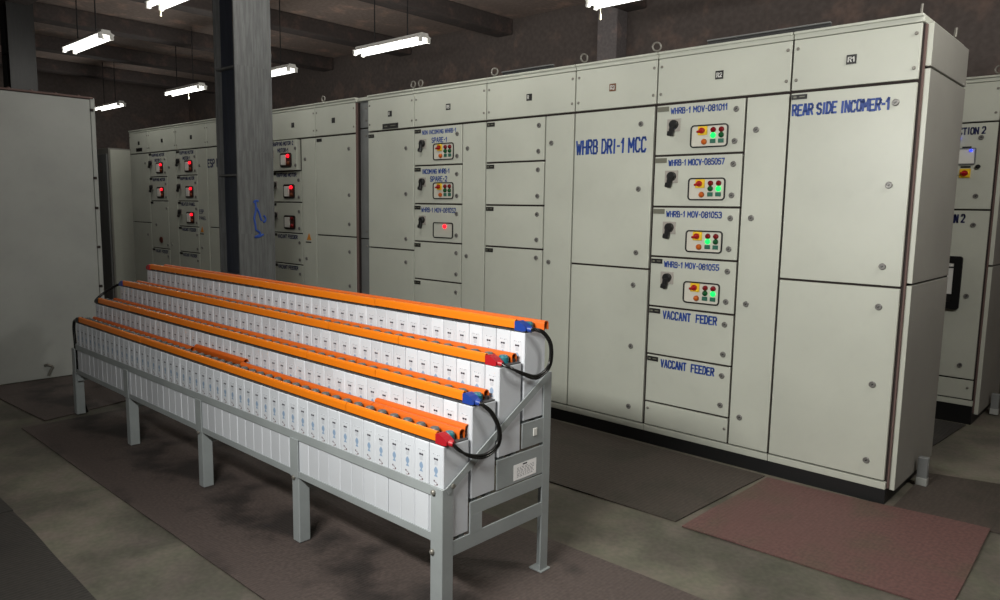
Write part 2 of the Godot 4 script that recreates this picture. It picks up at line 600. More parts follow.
func build_lamps() -> void:
	# x of the left end, height, z, energy share, hanging wire length and place
	var spots := [
		[-6.14, 3.25, 0.98, 0.25, 0.07, 0.22, "twin-tube ceiling lamp at the top edge, left of the grey column"],
		[-8.99, 3.25, 0.81, 0.25, 0.0, 0.0, "twin-tube ceiling lamp above the big pale grey cabinet"],
		[-11.55, 3.25, -1.47, 0.25, 0.09, 0.45, "twin-tube ceiling lamp with a dangling pull cord, just left of the grey column"],
		[-15.24, 3.31, -1.65, 0.25, 0.0, 0.0, "farthest twin-tube ceiling lamp, beside the top corner of the big pale grey cabinet"],
		[-9.07, 3.25, -1.53, 0.25, 0.0, 0.0, "twin-tube ceiling lamp half hidden behind the grey column"],
		[-6.36, 3.25, -1.47, 0.40, 0.0, 0.0, "twin-tube ceiling lamp in the top middle, between the grey column and the wall pillar"],
		[-3.02, 3.25, -1.50, 0.40, 0.09, 0.12, "twin-tube ceiling lamp in front of the back wall pillar, cut off at the top edge"],
		[-3.55, 3.25, 1.02, 0.40, 0.0, 0.0, "unseen twin-tube ceiling lamp out of view, placed to light the near cabinet row"],  # out of view, placed to brighten the near row and column
		[0.95, 3.25, 0.40, 1.7, 0.0, 0.0, "unseen twin-tube ceiling lamp out of view, placed to light incomer side and rear cabinet"],  # out of view, strength set to light the end panel and rear row
	]
	for s in spots:
		var L := 1.18
		var c := Vector3(s[0] + L / 2, s[1], s[2])
		var t := thing("unseen_flash_lamp", s[6], "lamp", Vector3(c.x, s[1], c.z), "hanging fluorescent lamps")
		part("housing", extrude(PackedVector2Array([Vector2(-0.05, 0.045), Vector2(-0.085, 0.03), Vector2(-0.088, 0.02), Vector2(0.088, 0.02), Vector2(0.085, 0.03), Vector2(0.05, 0.045), Vector2(0.045, 0.07), Vector2(-0.045, 0.07)]), L), M.lamp_body, t, c, Basis(Vector3.UP, PI / 2))
		for dz in [-0.058, 0.058]:
			part("tube", tube([c + Vector3(-L / 2 + 0.03, -0.005, dz), c + Vector3(L / 2 - 0.03, -0.005, dz)], 0.018, 10), M.tube_glow, t)
			for e in [-1, 1]:
				part("lamp_holder", box(Vector3(0.028, 0.055, 0.042), 0.005), M.lamp_body, t, c + Vector3(e * (L / 2 - 0.01), -0.002, dz))
		part("starter", lathe([Vector2(0, -0.03), Vector2(0.014, -0.03), Vector2(0.014, 0.02)], 8), M.lamp_body, t, c + Vector3(L / 2 - 0.1, 0.005, 0.0))
		for dx in [-0.28, 0.30]:
			part("hanging_rod", tube([c + Vector3(dx, 0.07, 0), Vector3(c.x + dx, 4.19, c.z)], 0.007, 6), M.rod, t)
		if s[4] > 0.0:
			var w := c + Vector3(-L / 2 + s[5] * L if s[5] < 0.4 else L / 2 - 0.34, -0.02, 0.06)
			part("pull_cord", join([[tube([w, w + Vector3(0.004, -s[4], 0)], 0.004, 6), at(0, 0, 0)], [lathe([Vector2(0, -0.03), Vector2(0.011, -0.025), Vector2(0.008, 0.02), Vector2(0, 0.025)], 8), at(w.x + 0.004, w.y - s[4] - 0.02, w.z)]]), M.wire_pale, t)
		for dx in [-0.32, 0.32]:
			var li := OmniLight3D.new()
			li.name = numbered("lamp_light", t)
			li.light_energy = s[3]
			li.light_color = Color(1.0, 0.99, 0.965)
			li.light_size = 0.12
			li.omni_range = 40.0
			li.omni_attenuation = 2.0
			li.shadow_enabled = true
			t.add_child(li)
			li.global_position = c + Vector3(dx, -0.15, 0)

# unseen lamp out of view, standing in for camera flash on the cabinet fronts
func build_unseen_flash_lamp() -> void:
	var c := Vector3(-0.50, 2.06, 3.90)
	var n := Vector3(0.02, -0.24, -0.97).normalized()
	var ax := Vector3.UP.cross(-n).normalized()
	var up := (-n).cross(ax).normalized()
	var b := Basis(ax, up, -n)              # -z of this frame looks along n
	var t := thing("unseen_flash_lamp", "unseen low lamp, standing in for camera flash on the cabinets and battery rack", "lamp", c)
	var o := PackedVector2Array([Vector2(-0.05, 0.045), Vector2(-0.12, 0.0), Vector2(-0.125, -0.02), Vector2(-0.11, 0.0), Vector2(-0.045, 0.035), Vector2(0.045, 0.035), Vector2(0.11, 0.0), Vector2(0.125, -0.02), Vector2(0.12, 0.0), Vector2(0.05, 0.045)])
	o.reverse()
	var e := extrude(o, 1.28)
	# profile: x -> up, y -> back, z -> along the lamp
	part("reflector", e, M.lamp_body, t, c, Basis(up, -n, ax * -1.0))
	for s in [-0.055, 0.055]:
		part("tube", tube([c - ax * 0.6 + up * s + n * 0.002, c + ax * 0.6 + up * s + n * 0.002], 0.016, 10), M.tube_glow, t)
	for dx in [-0.4, 0.4]:
		part("hanging_rod", tube([c + ax * dx - n * 0.05, Vector3((c + ax * dx).x, 4.19, (c + ax * dx - n * 0.05).z)], 0.007, 6), M.rod, t)
	var li := AreaLight3D.new()
	li.name = "lamp_light"
	li.area_size = Vector2(1.2, 0.2)
	li.light_energy = KEY
	li.light_color = Color(1.0, 0.995, 0.975)
	li.area_normalize_energy = true
	li.area_range = 40.0
	li.shadow_enabled = true
	t.add_child(li)
	li.global_transform = Transform3D(b, c + n * 0.04)

# ================================================================ mats
func rubber_mat(label: String, m: Material, c: Array, wave: float, y := 0.0, group := "") -> void:
	# c: four corners (x, z), counter-clockwise from above starting far left
	var nx := 40
	var nz := 24
	var nn := noise(0.9, 2, int(absf(c[0].x * 100)) + 5)
	var pos := func(i: int, j: int) -> Vector3:
		var u := float(i) / nx
		var v := float(j) / nz
		var a: Vector2 = c[0].lerp(c[1], u)
		var b: Vector2 = c[3].lerp(c[2], u)
		var p := a.lerp(b, v)
		var e := nn.get_noise_2d(p.x, p.y)
		var q := p + Vector2(nn.get_noise_2d(p.x + 9, p.y), nn.get_noise_2d(p.x, p.y + 9)) * 0.006
		return Vector3(q.x, y + 0.007 + wave * maxf(0.0, e + 0.15), q.y)
	var st := SurfaceTool.new()
	st.begin(Mesh.PRIMITIVE_TRIANGLES)
	st.set_smooth_group(0)
	for i in nx:
		for j in nz:
			var q := [pos.call(i, j), pos.call(i + 1, j), pos.call(i + 1, j + 1), pos.call(i, j + 1)]
			for k in [0, 1, 2, 0, 2, 3]:
				st.add_vertex(q[k])
	st.set_smooth_group(-1)
	var rim := []
	for i in nx:
		rim.append([i, 0])
	for j in nz:
		rim.append([nx, j])
	for i in nx:
		rim.append([nx - i, nz])
	for j in nz:
		rim.append([0, nz - j])
	for k in rim.size():
		var a: Vector3 = pos.call(rim[k][0], rim[k][1])
		var b: Vector3 = pos.call(rim[(k + 1) % rim.size()][0], rim[(k + 1) % rim.size()][1])
		var d := Vector3(0, -0.006, 0)
		for v in [b, a, a + d, b, a + d, b + d]:
			st.add_vertex(v)
	st.index()
	st.generate_normals()
	var mesh := st.commit()
	var o := part("rubber_mat", mesh, m, self)
	tag(o, label, "mat", group)

func build_mats() -> void:
	var V := func(x, z): return Vector2(x, z)
	rubber_mat("long dark grey rubber mat along the foot of the near cabinet row", M.mat_grey, [V.call(-4.1, 0.03), V.call(-0.60, 0.05), V.call(-0.655, 0.945), V.call(-4.1, 1.06)], 0.002)
	rubber_mat("faded red rubber mat in front of the right-end incomer cabinet", M.mat_red, [V.call(-0.575, 0.07), V.call(0.455, -0.02), V.call(0.475, 0.93), V.call(-0.60, 0.975)], 0.009, 0.001)
	rubber_mat("stained brown rubber mat lying under the battery rack", M.mat_brown, [V.call(-4.45, 1.53), V.call(0.5, 1.50), V.call(0.5, 2.645), V.call(-4.4, 2.665)], 0.002)
	rubber_mat("square brown mat in front of the big pale grey cabinet", M.mat_brown, [V.call(-5.75, 1.75), V.call(-4.68, 1.80), V.call(-4.48, 2.51), V.call(-5.75, 2.60)], 0.004, 0.002)
	rubber_mat("dark mat in the bottom left corner, nearer of the two", M.mat_dark, [V.call(-2.955, 3.07), V.call(-0.2, 3.10), V.call(-0.2, 4.2), V.call(-2.98, 4.2)], 0.002)
	rubber_mat("dark mat in the bottom left corner, farther of the two", M.mat_dark, [V.call(-5.7, 3.07), V.call(-2.975, 3.07), V.call(-3.0, 4.2), V.call(-5.7, 4.2)], 0.002)
	rubber_mat("dark grey mat beside the right end panel of the incomer cabinet", M.mat_grey, [V.call(0.045, -0.66), V.call(1.2, -0.98), V.call(1.2, -0.06), V.call(0.045, 0.03)], 0.002)
	rubber_mat("dark mat in front of the rear cabinet row", M.mat_dark, [V.call(-1.6, -1.96), V.call(-0.0, -1.96), V.call(-0.06, -1.15), V.call(-1.6, -1.15)], 0.002)

# ================================================================ columns
func h_column(label: String, xc: float, zc: float, m: Material, mw: Material) -> Node3D:
	var w := 0.30
	var d := 0.316
	var t := thing("steel_column", label, "column", Vector3(xc - d / 2, 0, zc - w / 2), "steel columns")
	var h := 4.2
	var zm := zc - w / 2
	part("flange", box(Vector3(0.018, h, w), 0.003), m, t, Vector3(xc - 0.009, h / 2, zm))
	part("flange", box(Vector3(0.018, h, w), 0.003), m, t, Vector3(xc - d + 0.009, h / 2, zm))
	part("web", box(Vector3(d - 0.036, h, 0.012)), mw, t, Vector3(xc - d / 2, h / 2, zm + 0.095))
	for y in [0.925, 1.68, 2.47, 3.3]:
		part("stiffener", box(Vector3(d - 0.037, 0.014, 0.046), 0.002), m, t, Vector3(xc - d / 2, y, zm + 0.125))
	part("base_plate", box(Vector3(d + 0.14, 0.02, w + 0.14), 0.004), m, t, Vector3(xc - d / 2, 0.01, zm))
	return t

func build_columns() -> void:
	var t := h_column("grey steel column with streaked paint standing behind the battery rack", -4.228, 1.222, M.column_steel, M.column_web_shade)
	# brush scrawl in blue on the broad face
	var strokes := [
		[[0.135, 1.475], [0.125, 1.49], [0.10, 1.49]],
		[[0.125, 1.485], [0.12, 1.44], [0.125, 1.40], [0.135, 1.36], [0.128, 1.31], [0.125, 1.27]],
		[[0.115, 1.44], [0.095, 1.40], [0.085, 1.36], [0.075, 1.34]],
		[[0.06, 1.38], [0.045, 1.36], [0.05, 1.335], [0.065, 1.33]],
		[[0.125, 1.27], [0.10, 1.255], [0.09, 1.24], [0.11, 1.225], [0.135, 1.215], [0.10, 1.218], [0.065, 1.235]],
	]
	for s in strokes:
		var p := []
		for q in s:
			p.append(Vector3(-4.226, q[1], 0.955 + q[0] * 1.05))
		part("paint_scrawl", tube(smooth_path(p, 4), 0.008, 6), M.blue_paint, t)
	h_column("farther steel column, darkened against the lamp light, rising behind the big pale grey cabinet", -9.93, 1.20, M.column_dimmed, M.column_dimmed)
	var o := part("wall_pillar", box(Vector3(0.30, 4.2, 0.24), 0.01), M.wall_column, self, Vector3(-4.63, 2.1, -4.18))
	tag(o, "pale grey pillar standing out from the dark back wall", "pillar")

# ================================================================ switchgear
func cabinet(called: String, label: String, x0: float, x1: float, zf: float, group: String, depth := 0.86, base := 0.078) -> Node3D:
	var t := thing(called, label, "cabinet", Vector3((x0 + x1) / 2, 0, zf - depth / 2), group)
	var w := x1 - x0
	var cx := (x0 + x1) / 2
	part("plinth", box(Vector3(w, base, depth)), M.black_base, t, Vector3(cx, base / 2, zf - depth / 2 + 0.002))
	part("carcass", box(Vector3(w - 0.001, 2.36 - base, depth - 0.022)), M.gasket, t, Vector3(cx, (2.36 + base) / 2, zf - 0.022 - (depth - 0.022) / 2))
	part("top_cover", join([
		[box(Vector3(w - 0.004, 0.034, depth), 0.003), at(cx, 2.383, zf - depth / 2)],
		[box(Vector3(w - 0.006, 0.014, depth + 0.012), 0.003), at(cx, 2.397, zf - depth / 2 + 0.006)]]), M.cream, t)
	part("bottom_rail", box(Vector3(w - 0.003, 0.037, 0.03), 0.002), M.cream, t, Vector3(cx, base + 0.0185, zf - 0.014))
	return t

func screw(parent: Node, x: float, y: float, z: float) -> void:
	part("screw", lathe([Vector2(0.009, 0), Vector2(0.009, 0.003), Vector2(0.005, 0.0055), Vector2(0, 0.0055)], 8), M.zinc, parent, Vector3(x, y, z), FRONT)

func header(t: Node, x0: float, x1: float, zf: float, mark := "", px := 0.0, pm: Material = null, lower := 2.105) -> Node:
	var cx := (x0 + x1) / 2
	var h := 2.362 - lower
	var p := part("header_panel", box(Vector3(x1 - x0 - 0.010, h, 0.02), 0.002), M.cream, t, Vector3(cx, lower + h / 2, zf - 0.01))
	for x in [x0 + 0.026, x1 - 0.026]:
		for y in [2.157, 2.316]:
			screw(p, x, y, zf)
	if mark != "":
		var plate := part("name_plate", box(Vector3(0.048, 0.046, 0.003)), pm if pm else M.plate_black, p, Vector3(px, 2.231, zf + 0.0015))
		if mark != " ":
			letters(p, mark, px - 0.017, px + 0.017, 2.218, 2.245, zf + 0.0032, M.white_print, 0.2)
		else:
			plate.name = numbered("blank_plate", p)
	return p

func door(t: Node, x0: float, x1: float, y0: float, y1: float, zf: float, called := "door", gap := 0.012, proud := 0.0) -> Node:
	return part(called, box(Vector3(x1 - x0 - gap, y1 - y0 - gap, 0.02 + proud), 0.002), M.cream, t, Vector3((x0 + x1) / 2, (y0 + y1) / 2, zf - 0.01 + proud / 2))

var lock_mesh: ArrayMesh
func lock(d: Node, x: float, y: float, z: float) -> void:
	if lock_mesh == null:
		lock_mesh = join([[lathe([Vector2(0.017, 0), Vector2(0.017, 0.004), Vector2(0.014, 0.008), Vector2(0.010, 0.008), Vector2(0.009, 0.004), Vector2(0, 0.004)], 16), at(0, 0, 0, FRONT)]], M.chrome)
		lock_mesh = join([[box(Vector3(0.011, 0.0045, 0.004)), at(0, 0, 0.0035, Basis(Vector3.BACK, 0.6))]], M.black, lock_mesh)
	part("door_lock", lock_mesh, null, d, Vector3(x, y, z))

func plate(d: Node, x0: float, x1: float, y0: float, y1: float, z: float, m: Material, stripes := true) -> void:
	var am := join([[box(Vector3(x1 - x0, y1 - y0, 0.003)), at(0, 0, 0.0015)]], m)
	if stripes:
		var w := x1 - x0
		am = join([[box(Vector3(w * 0.34, 0.005, 0.001)), at(w * 0.18, 0.001, 0.0033)], [box(Vector3(w * 0.2, 0.009, 0.001)), at(-w * 0.28, 0, 0.0033)]], M.plate_grey, am)
	part("name_plate", am, null, d, Vector3((x0 + x1) / 2, (y0 + y1) / 2, z))

var handle_mesh: ArrayMesh
func handle(d: Node, x: float, y: float, z: float) -> void:
	part("handle_plate", box(Vector3(0.088, 0.074, 0.006), 0.002), M.handle_plate, d, Vector3(x + 0.003, y - 0.006, z + 0.003))
	if handle_mesh == null:
		var lever := Basis(Vector3.BACK, -0.14)
		handle_mesh = join([
			[lathe([Vector2(0.027, 0), Vector2(0.027, 0.022), Vector2(0.023, 0.027), Vector2(0, 0.027)], 16), at(0, 0, 0, FRONT)],
			[box(Vector3(0.030, 0.055, 0.020), 0.005), at(-0.008, -0.028, 0.020, lever)],
			[box(Vector3(0.036, 0.028, 0.024), 0.005), at(-0.015, -0.052, 0.021, lever)]])
	part("rotary_handle", handle_mesh, M.black, d, Vector3(x + 0.010, y - 0.004, z + 0.005))

func lamp(d: Node, called: String, x: float, y: float, z: float, r: float, m: Material) -> void:
	part(called, lathe([Vector2(r, 0), Vector2(r, 0.008), Vector2(r * 0.75, 0.016), Vector2(r * 0.35, 0.020), Vector2(0, 0.0205)], 12), m, d, Vector3(x, y, z), FRONT)

# control panel with selector switch, four lamps and an orange button, x0 and top are those of the door
func controls(d: Node, x0: float, top: float, z: float, lit: int) -> void:
	part("control_panel", extrude(round_rect(0.222, 0.118, 0.016), 0.002), M.bezel_inner, d, Vector3(x0 + 0.353, top - 0.2, z + 0.001))
	part("panel_gasket", ring_frame(0.234, 0.130, 0.022, 0.008, 0.007), M.black, d, Vector3(x0 + 0.353, top - 0.2, z))
	var zz := z + 0.002
	var sw := join([[box(Vector3(0.058, 0.050, 0.008), 0.002), at(0, 0, 0.004)]], M.yellow)
	sw = join([[lathe([Vector2(0.017, 0), Vector2(0.017, 0.012), Vector2(0, 0.013)], 12), at(0, 0, 0.008, FRONT)], [box(Vector3(0.042, 0.013, 0.012), 0.003), at(-0.008, -0.003, 0.022, Basis(Vector3.BACK, 0.25))]], M.red, sw)
	part("selector_switch", sw, null, d, Vector3(x0 + 0.313, top - 0.169, zz))
	lamp(d, "push_button", x0 + 0.325, top - 0.232, zz, 0.017, M.lamp_orange)
	for k in 2:
		var x: float = x0 + 0.379 + 0.050 * k
		lamp(d, "indicator_lamp", x, top - 0.167, zz, 0.016, M.lamp_red)
		lamp(d, "indicator_lamp", x, top - 0.198, zz, 0.016, M.led_green if lit == k else M.lamp_green)
		part("lamp_tag", box(Vector3(0.034, 0.024, 0.006), 0.002), M.tag_green, d, Vector3(x - 0.001, top - 0.230, zz + 0.003))

# feeder with ammeter, red lamp and buttons, as in the far row
func meter(d: Node, x0: float, top: float, z: float, red_on := true) -> void:
	var cx := x0 + 0.335
	part("control_panel", extrude(round_rect(0.19, 0.125, 0.016), 0.002), M.red_brown, d, Vector3(cx, top - 0.197, z + 0.001))
	part("panel_gasket", ring_frame(0.20, 0.136, 0.022, 0.010, 0.008), M.black, d, Vector3(cx, top - 0.197, z))
	part("ammeter", box(Vector3(0.088, 0.100, 0.012), 0.004), M.meter_white, d, Vector3(cx - 0.042, top - 0.198, z + 0.006))
	lamp(d, "indicator_lamp", cx + 0.040, top - 0.158, z + 0.002, 0.017, M.led_red if red_on else M.lamp_red)
	lamp(d, "push_button", cx + 0.045, top - 0.228, z + 0.002, 0.017, M.button_brown if red_on else M.red)

func eye_bolt(t: Node, x: float, z: float, turn := 0.0) -> void:
	var ring := TorusMesh.new()
	ring.inner_radius = 0.019
	ring.outer_radius = 0.031
	ring.rings = 16
	ring.ring_segments = 8
	var m := join([[ring, at(0, 0.042, 0, Basis(Vector3.RIGHT, PI / 2))], [lathe([Vector2(0.016, 0), Vector2(0.016, 0.008), Vector2(0.007, 0.012), Vector2(0.007, 0.016)], 8), at(0, 0, 0)]])
	part("lifting_eye", m, M.zinc, t, Vector3(x, 2.404, z), Basis(Vector3.UP, turn))

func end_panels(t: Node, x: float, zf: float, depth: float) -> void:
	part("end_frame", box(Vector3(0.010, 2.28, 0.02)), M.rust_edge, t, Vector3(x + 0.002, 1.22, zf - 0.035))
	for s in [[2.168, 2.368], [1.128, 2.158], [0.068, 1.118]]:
		part("end_panel", box(Vector3(0.026, s[1] - s[0], depth - 0.055), 0.002), M.cream_shaded, t, Vector3(x + 0.018, (s[0] + s[1]) / 2, zf - 0.05 - (depth - 0.055) / 2))
		part("end_strip", box(Vector3(0.025, s[1] - s[0] - 0.004, 0.005), 0.001), M.cream, t, Vector3(x + 0.018, (s[0] + s[1]) / 2, zf - 0.0475))  # front fold of the same panel, lighter cream where it catches light
	part("support_leg", box(Vector3(0.05, 0.155, 0.04), 0.003), M.filler_grey, t, Vector3(x + 0.072, 0.0855, zf - 0.43))
	part("leg_shoe", box(Vector3(0.054, 0.045, 0.044), 0.003), M.pale_grey, t, Vector3(x + 0.072, 0.030, zf - 0.43))

const TOPS := [2.096, 1.794, 1.490, 1.187, 0.879, 0.577, 0.272]

func build_near_row() -> void:
	var G := "cream cabinets of the near row"
	var P := "switchgear_cabinet"
	var t: Node3D
	var h: Node
	var d: Node
	# R1
	t = cabinet(P, "tall cream cabinet lettered REAR SIDE INCOMER-1 at the right end of the near row", -0.611, 0.0, 0, G)
	header(t, -0.611, -0.004, 0, "R1", -0.315)
	d = door(t, -0.611, -0.004, 1.108, 2.096, 0)
	letters(d, "REAR SIDE INCOMER-1", -0.598, -0.120, 1.970, 2.034, 0, M.blue_paint)
	plate(d, -0.602, -0.522, 2.057, 2.082, 0, M.plate_black)
	for y in [2.003, 1.608, 1.208]:
		lock(d, -0.097, y, 0)
	d = door(t, -0.611, -0.004, 0.118, 1.108, 0)
	for y in [1.005, 0.608, 0.211]:
		lock(d, -0.099, y, 0)
	end_panels(t, 0.0, 0.0, 0.82)
	part("lifting_rod", tube([Vector3(-0.03, 2.404, -0.05), Vector3(-0.028, 2.46, -0.05)], 0.006, 6), M.zinc, t)
	part("lifting_rod", tube([Vector3(0.0, 2.404, -0.62), Vector3(0.002, 2.45, -0.62)], 0.008, 6), M.zinc, t)
	# R2
	t = cabinet(P, "cream cabinet with four lamp-lit feeders and two doors lettered as vacant feeders", -1.417, -0.611, 0, G)
	header(t, -1.417, -0.611, 0, "R2", -1.02)
	var texts := ["WHRB-1 MOV-081011", "WHRB-1 MOCV-085057", "WHRB-1 MOV-081053", "WHRB-1 MOV-081055", "VACCANT  FEDER", "VACCANT  FEEDER"]
	for k in 6:
		var x0 := -1.417
		var top: float = TOPS[k]
		d = door(t, x0, -0.852, TOPS[k + 1], top, 0, "feeder_door")
		if k < 4:
			letters(d, texts[k], x0 + 0.097, x0 + 0.457, top - 0.063, top - 0.024, 0, M.blue_paint)
			handle(d, x0 + 0.120, top - 0.120, 0)
			controls(d, x0, top, 0, [0, 1, 0, 1][k])
		else:
			letters(d, texts[k], x0 + 0.103, x0 + 0.462, top - 0.074, top - 0.020, 0, M.blue_paint)
		plate(d, x0 + 0.010, x0 + 0.086, top - 0.043, top - 0.014, 0, M.plate_grey if k < 3 else M.plate_black, true)
		lock(d, x0 + 0.509, top - 0.061, 0)
		lock(d, x0 + 0.509, top - 0.236, 0)
	d = door(t, -1.417, -0.852, 0.118, 0.272, 0, "bottom_panel")
	screw(d, -1.39, 0.23, 0)
	screw(d, -0.875, 0.205, 0)
	d = door(t, -0.852, -0.611, 0.118, 2.096, 0, "cable_door")
	for y in [1.914, 1.433, 0.950, 0.292]:
		lock(d, -0.787, y, 0)
	eye_bolt(t, -1.45, -0.03, 0.7)
	# R3
	t = cabinet(P, "cream cabinet lettered WHRB DRI-1 MCC in large blue letters", -2.029, -1.417, 0, G)
	header(t, -2.029, -1.417, 0, "R3", -1.738, M.plate_brown)
	d = door(t, -2.029, -1.424, 1.103, 2.096, 0)
	letters(d, "WHRB DRI-1 MCC", -2.013, -1.475, 1.820, 1.917, 0, M.blue_paint, 0.14)
	for y in [1.992, 1.597, 1.202]:
		lock(d, -1.521, y, 0)
	d = door(t, -2.029, -1.424, 0.118, 1.103, 0)
	for y in [0.997, 0.605, 0.211]:
		lock(d, -1.532, y, 0)
	eye_bolt(t, -1.99, -0.03, 1.2)
	# R4
	t = cabinet(P, "cream cabinet with unlettered feeder doors, left of the WHRB DRI-1 MCC one", -2.838, -2.029, 0, G)
	header(t, -2.838, -2.029, 0, "R4", -2.428)
	var cuts := [2.096, 1.794, 1.487, 1.183, 0.577, 0.272]
	for k in 5:
		d = door(t, -2.838, -2.277, cuts[k + 1], cuts[k], 0, "feeder_door")
		plate(d, -2.828, -2.752, cuts[k] - 0.043, cuts[k] - 0.014, 0, M.plate_black)
		lock(d, -2.335, cuts[k] - 0.061, 0)
		lock(d, -2.335, cuts[k + 1] + 0.066, 0)
	door(t, -2.838, -2.277, 0.118, 0.272, 0, "bottom_panel")
	d = door(t, -2.277, -2.029, 0.118, 2.096, 0, "cable_door")
	for y in [1.91, 1.10, 0.292]:
		lock(d, -2.222, y, 0)
	eye_bolt(t, -2.79, -0.03, 0.3)
	# R5
	t = cabinet(P, "cream cabinet with feeders lettered SPARE-1 and SPARE-2", -3.646, -2.838, 0, G)
	header(t, -3.646, -2.838, 0, "R5", -3.245)
	for k in 6:
		var x0 := -3.646
		var top: float = TOPS[k]
		d = door(t, x0, -3.087, TOPS[k + 1], top, 0, "feeder_door")
		plate(d, x0 + 0.010, x0 + 0.084, top - 0.046, top - 0.016, 0, M.plate_black)
		lock(d, x0 + 0.503, top - 0.074, 0)
		lock(d, x0 + 0.503, top - 0.240, 0)
		if k < 3:
			handle(d, x0 + 0.105, top - 0.125, 0)
		if k == 0:
			letters(d, "NON INCOMING WHRB-1", x0 + 0.10, x0 + 0.49, top - 0.062, top - 0.026, 0, M.blue_paint)
			letters(d, "SPARE-1", x0 + 0.212, x0 + 0.39, top - 0.130, top - 0.088, 0, M.blue_paint)
			controls(d, x0 - 0.002, top, 0, -1)
		elif k == 1:
			letters(d, "INCOMING WHRB-1", x0 + 0.10, x0 + 0.42, top - 0.068, top - 0.028, 0, M.blue_paint)
			letters(d, "SPARE-2", x0 + 0.195, x0 + 0.395, top - 0.130, top - 0.086, 0, M.blue_paint)
			controls(d, x0 - 0.002, top, 0, -1)
		elif k == 2:
			letters(d, "WHRB-1 MOV-081052", x0 + 0.09, x0 + 0.496, top - 0.068, top - 0.028, 0, M.blue_paint)
			part("control_panel", extrude(round_rect(0.218, 0.112, 0.016), 0.002), M.cream, d, Vector3(x0 + 0.352, top - 0.205, 0.001))
			part("panel_gasket", ring_frame(0.230, 0.124, 0.020, 0.008, 0.007), M.black, d, Vector3(x0 + 0.352, top - 0.205, 0))
			lamp(d, "indicator_lamp", x0 + 0.375, top - 0.174, 0.002, 0.016, M.led_red)
	door(t, -3.646, -3.087, 0.118, 0.272, 0, "bottom_panel")
	d = door(t, -3.087, -2.838, 0.118, 2.096, 0, "cable_door")
	for y in [1.908, 1.097, 0.292]:
		lock(d, -3.030, y, 0)
	eye_bolt(t, -3.60, -0.03, 0.0)
	# R6
	t = cabinet(P, "narrow two-door cream cabinet with wide black name plate, left end of the near row", -4.252, -3.646, 0, G)
	h = header(t, -4.252, -3.646, 0, "R6", -3.951)
	plate(h, -4.048, -3.845, 2.110, 2.152, 0, M.plate_black)
	d = door(t, -4.252, -3.646, 1.108, 2.096, 0)
	plate(d, -4.240, -4.165, 2.045, 2.075, 0, M.plate_black)
	for y in [1.94, 1.57, 1.20]:
		lock(d, -3.745, y, 0)
	d = door(t, -4.252, -3.646, 0.118, 1.108, 0)
	for y in [1.005, 0.608, 0.211]:
		lock(d, -3.745, y, 0)
	eye_bolt(t, -3.69, -0.03, 0.0)
	# cable trays lying on the roof
	for s in [[-1.36, -0.60, "long dark cable tray on top of the two right-hand cabinets"], [-3.14, -2.62, "short dark cable tray on top of the unlettered feeder cabinet"]]:
		var c: float = (s[0] + s[1]) / 2
		var w: float = s[1] - s[0]
		var o := thing("cable_tray", s[2], "tray", Vector3(c, 2.404, -0.6), "dark cable trays on the cabinet tops")
		part("tray_wall", box(Vector3(w, 0.075, 0.012), 0.002), M.tray, o, Vector3(c, 2.505, -0.50))
		part("tray_wall", box(Vector3(w, 0.075, 0.012), 0.002), M.tray, o, Vector3(c, 2.505, -0.72))
		part("tray_floor", box(Vector3(w, 0.008, 0.21), 0.002), M.tray, o, Vector3(c, 2.470, -0.61))
		part("tray_rim", box(Vector3(w, 0.008, 0.03), 0.002), M.filler_grey, o, Vector3(c, 2.546, -0.495))
		for e in [s[0] + 0.02, s[1] - 0.02]:
			part("tray_foot", box(Vector3(0.02, 0.064, 0.21), 0.002), M.tray, o, Vector3(e, 2.436, -0.61))
	# filler between the two rows
	t = thing("filler_panel", "narrow grey screwed filler panel between the near and the far cabinet row", "panel", Vector3(-4.335, 0, -0.05))
	for s in [[0.065, 1.17], [1.18, 2.135], [2.145, 2.37]]:
		var p := part("panel", box(Vector3(0.160, s[1] - s[0], 0.02), 0.002), M.filler_grey, t, Vector3(-4.338, (s[0] + s[1]) / 2, -0.055))
		screw(p, -4.335, s[1] - 0.06, -0.045)
		screw(p, -4.335, s[0] + 0.06, -0.045)
	part("top_strip", box(Vector3(0.160, 0.03, 0.5), 0.002), M.cream, t, Vector3(-4.338, 2.386, -0.27))

func warning(d: Node, x: float, y: float) -> void:
	part("warning_sign", extrude(PackedVector2Array([Vector2(-0.038, -0.034), Vector2(0.038, -0.034), Vector2(0, 0.034)]), 0.002), M.warn_yellow, d, Vector3(x, y, 0.001))
	part("danger_strip", box(Vector3(0.092, 0.012, 0.002)), M.plate_black, d, Vector3(x - 0.01, y - 0.055, 0.001))

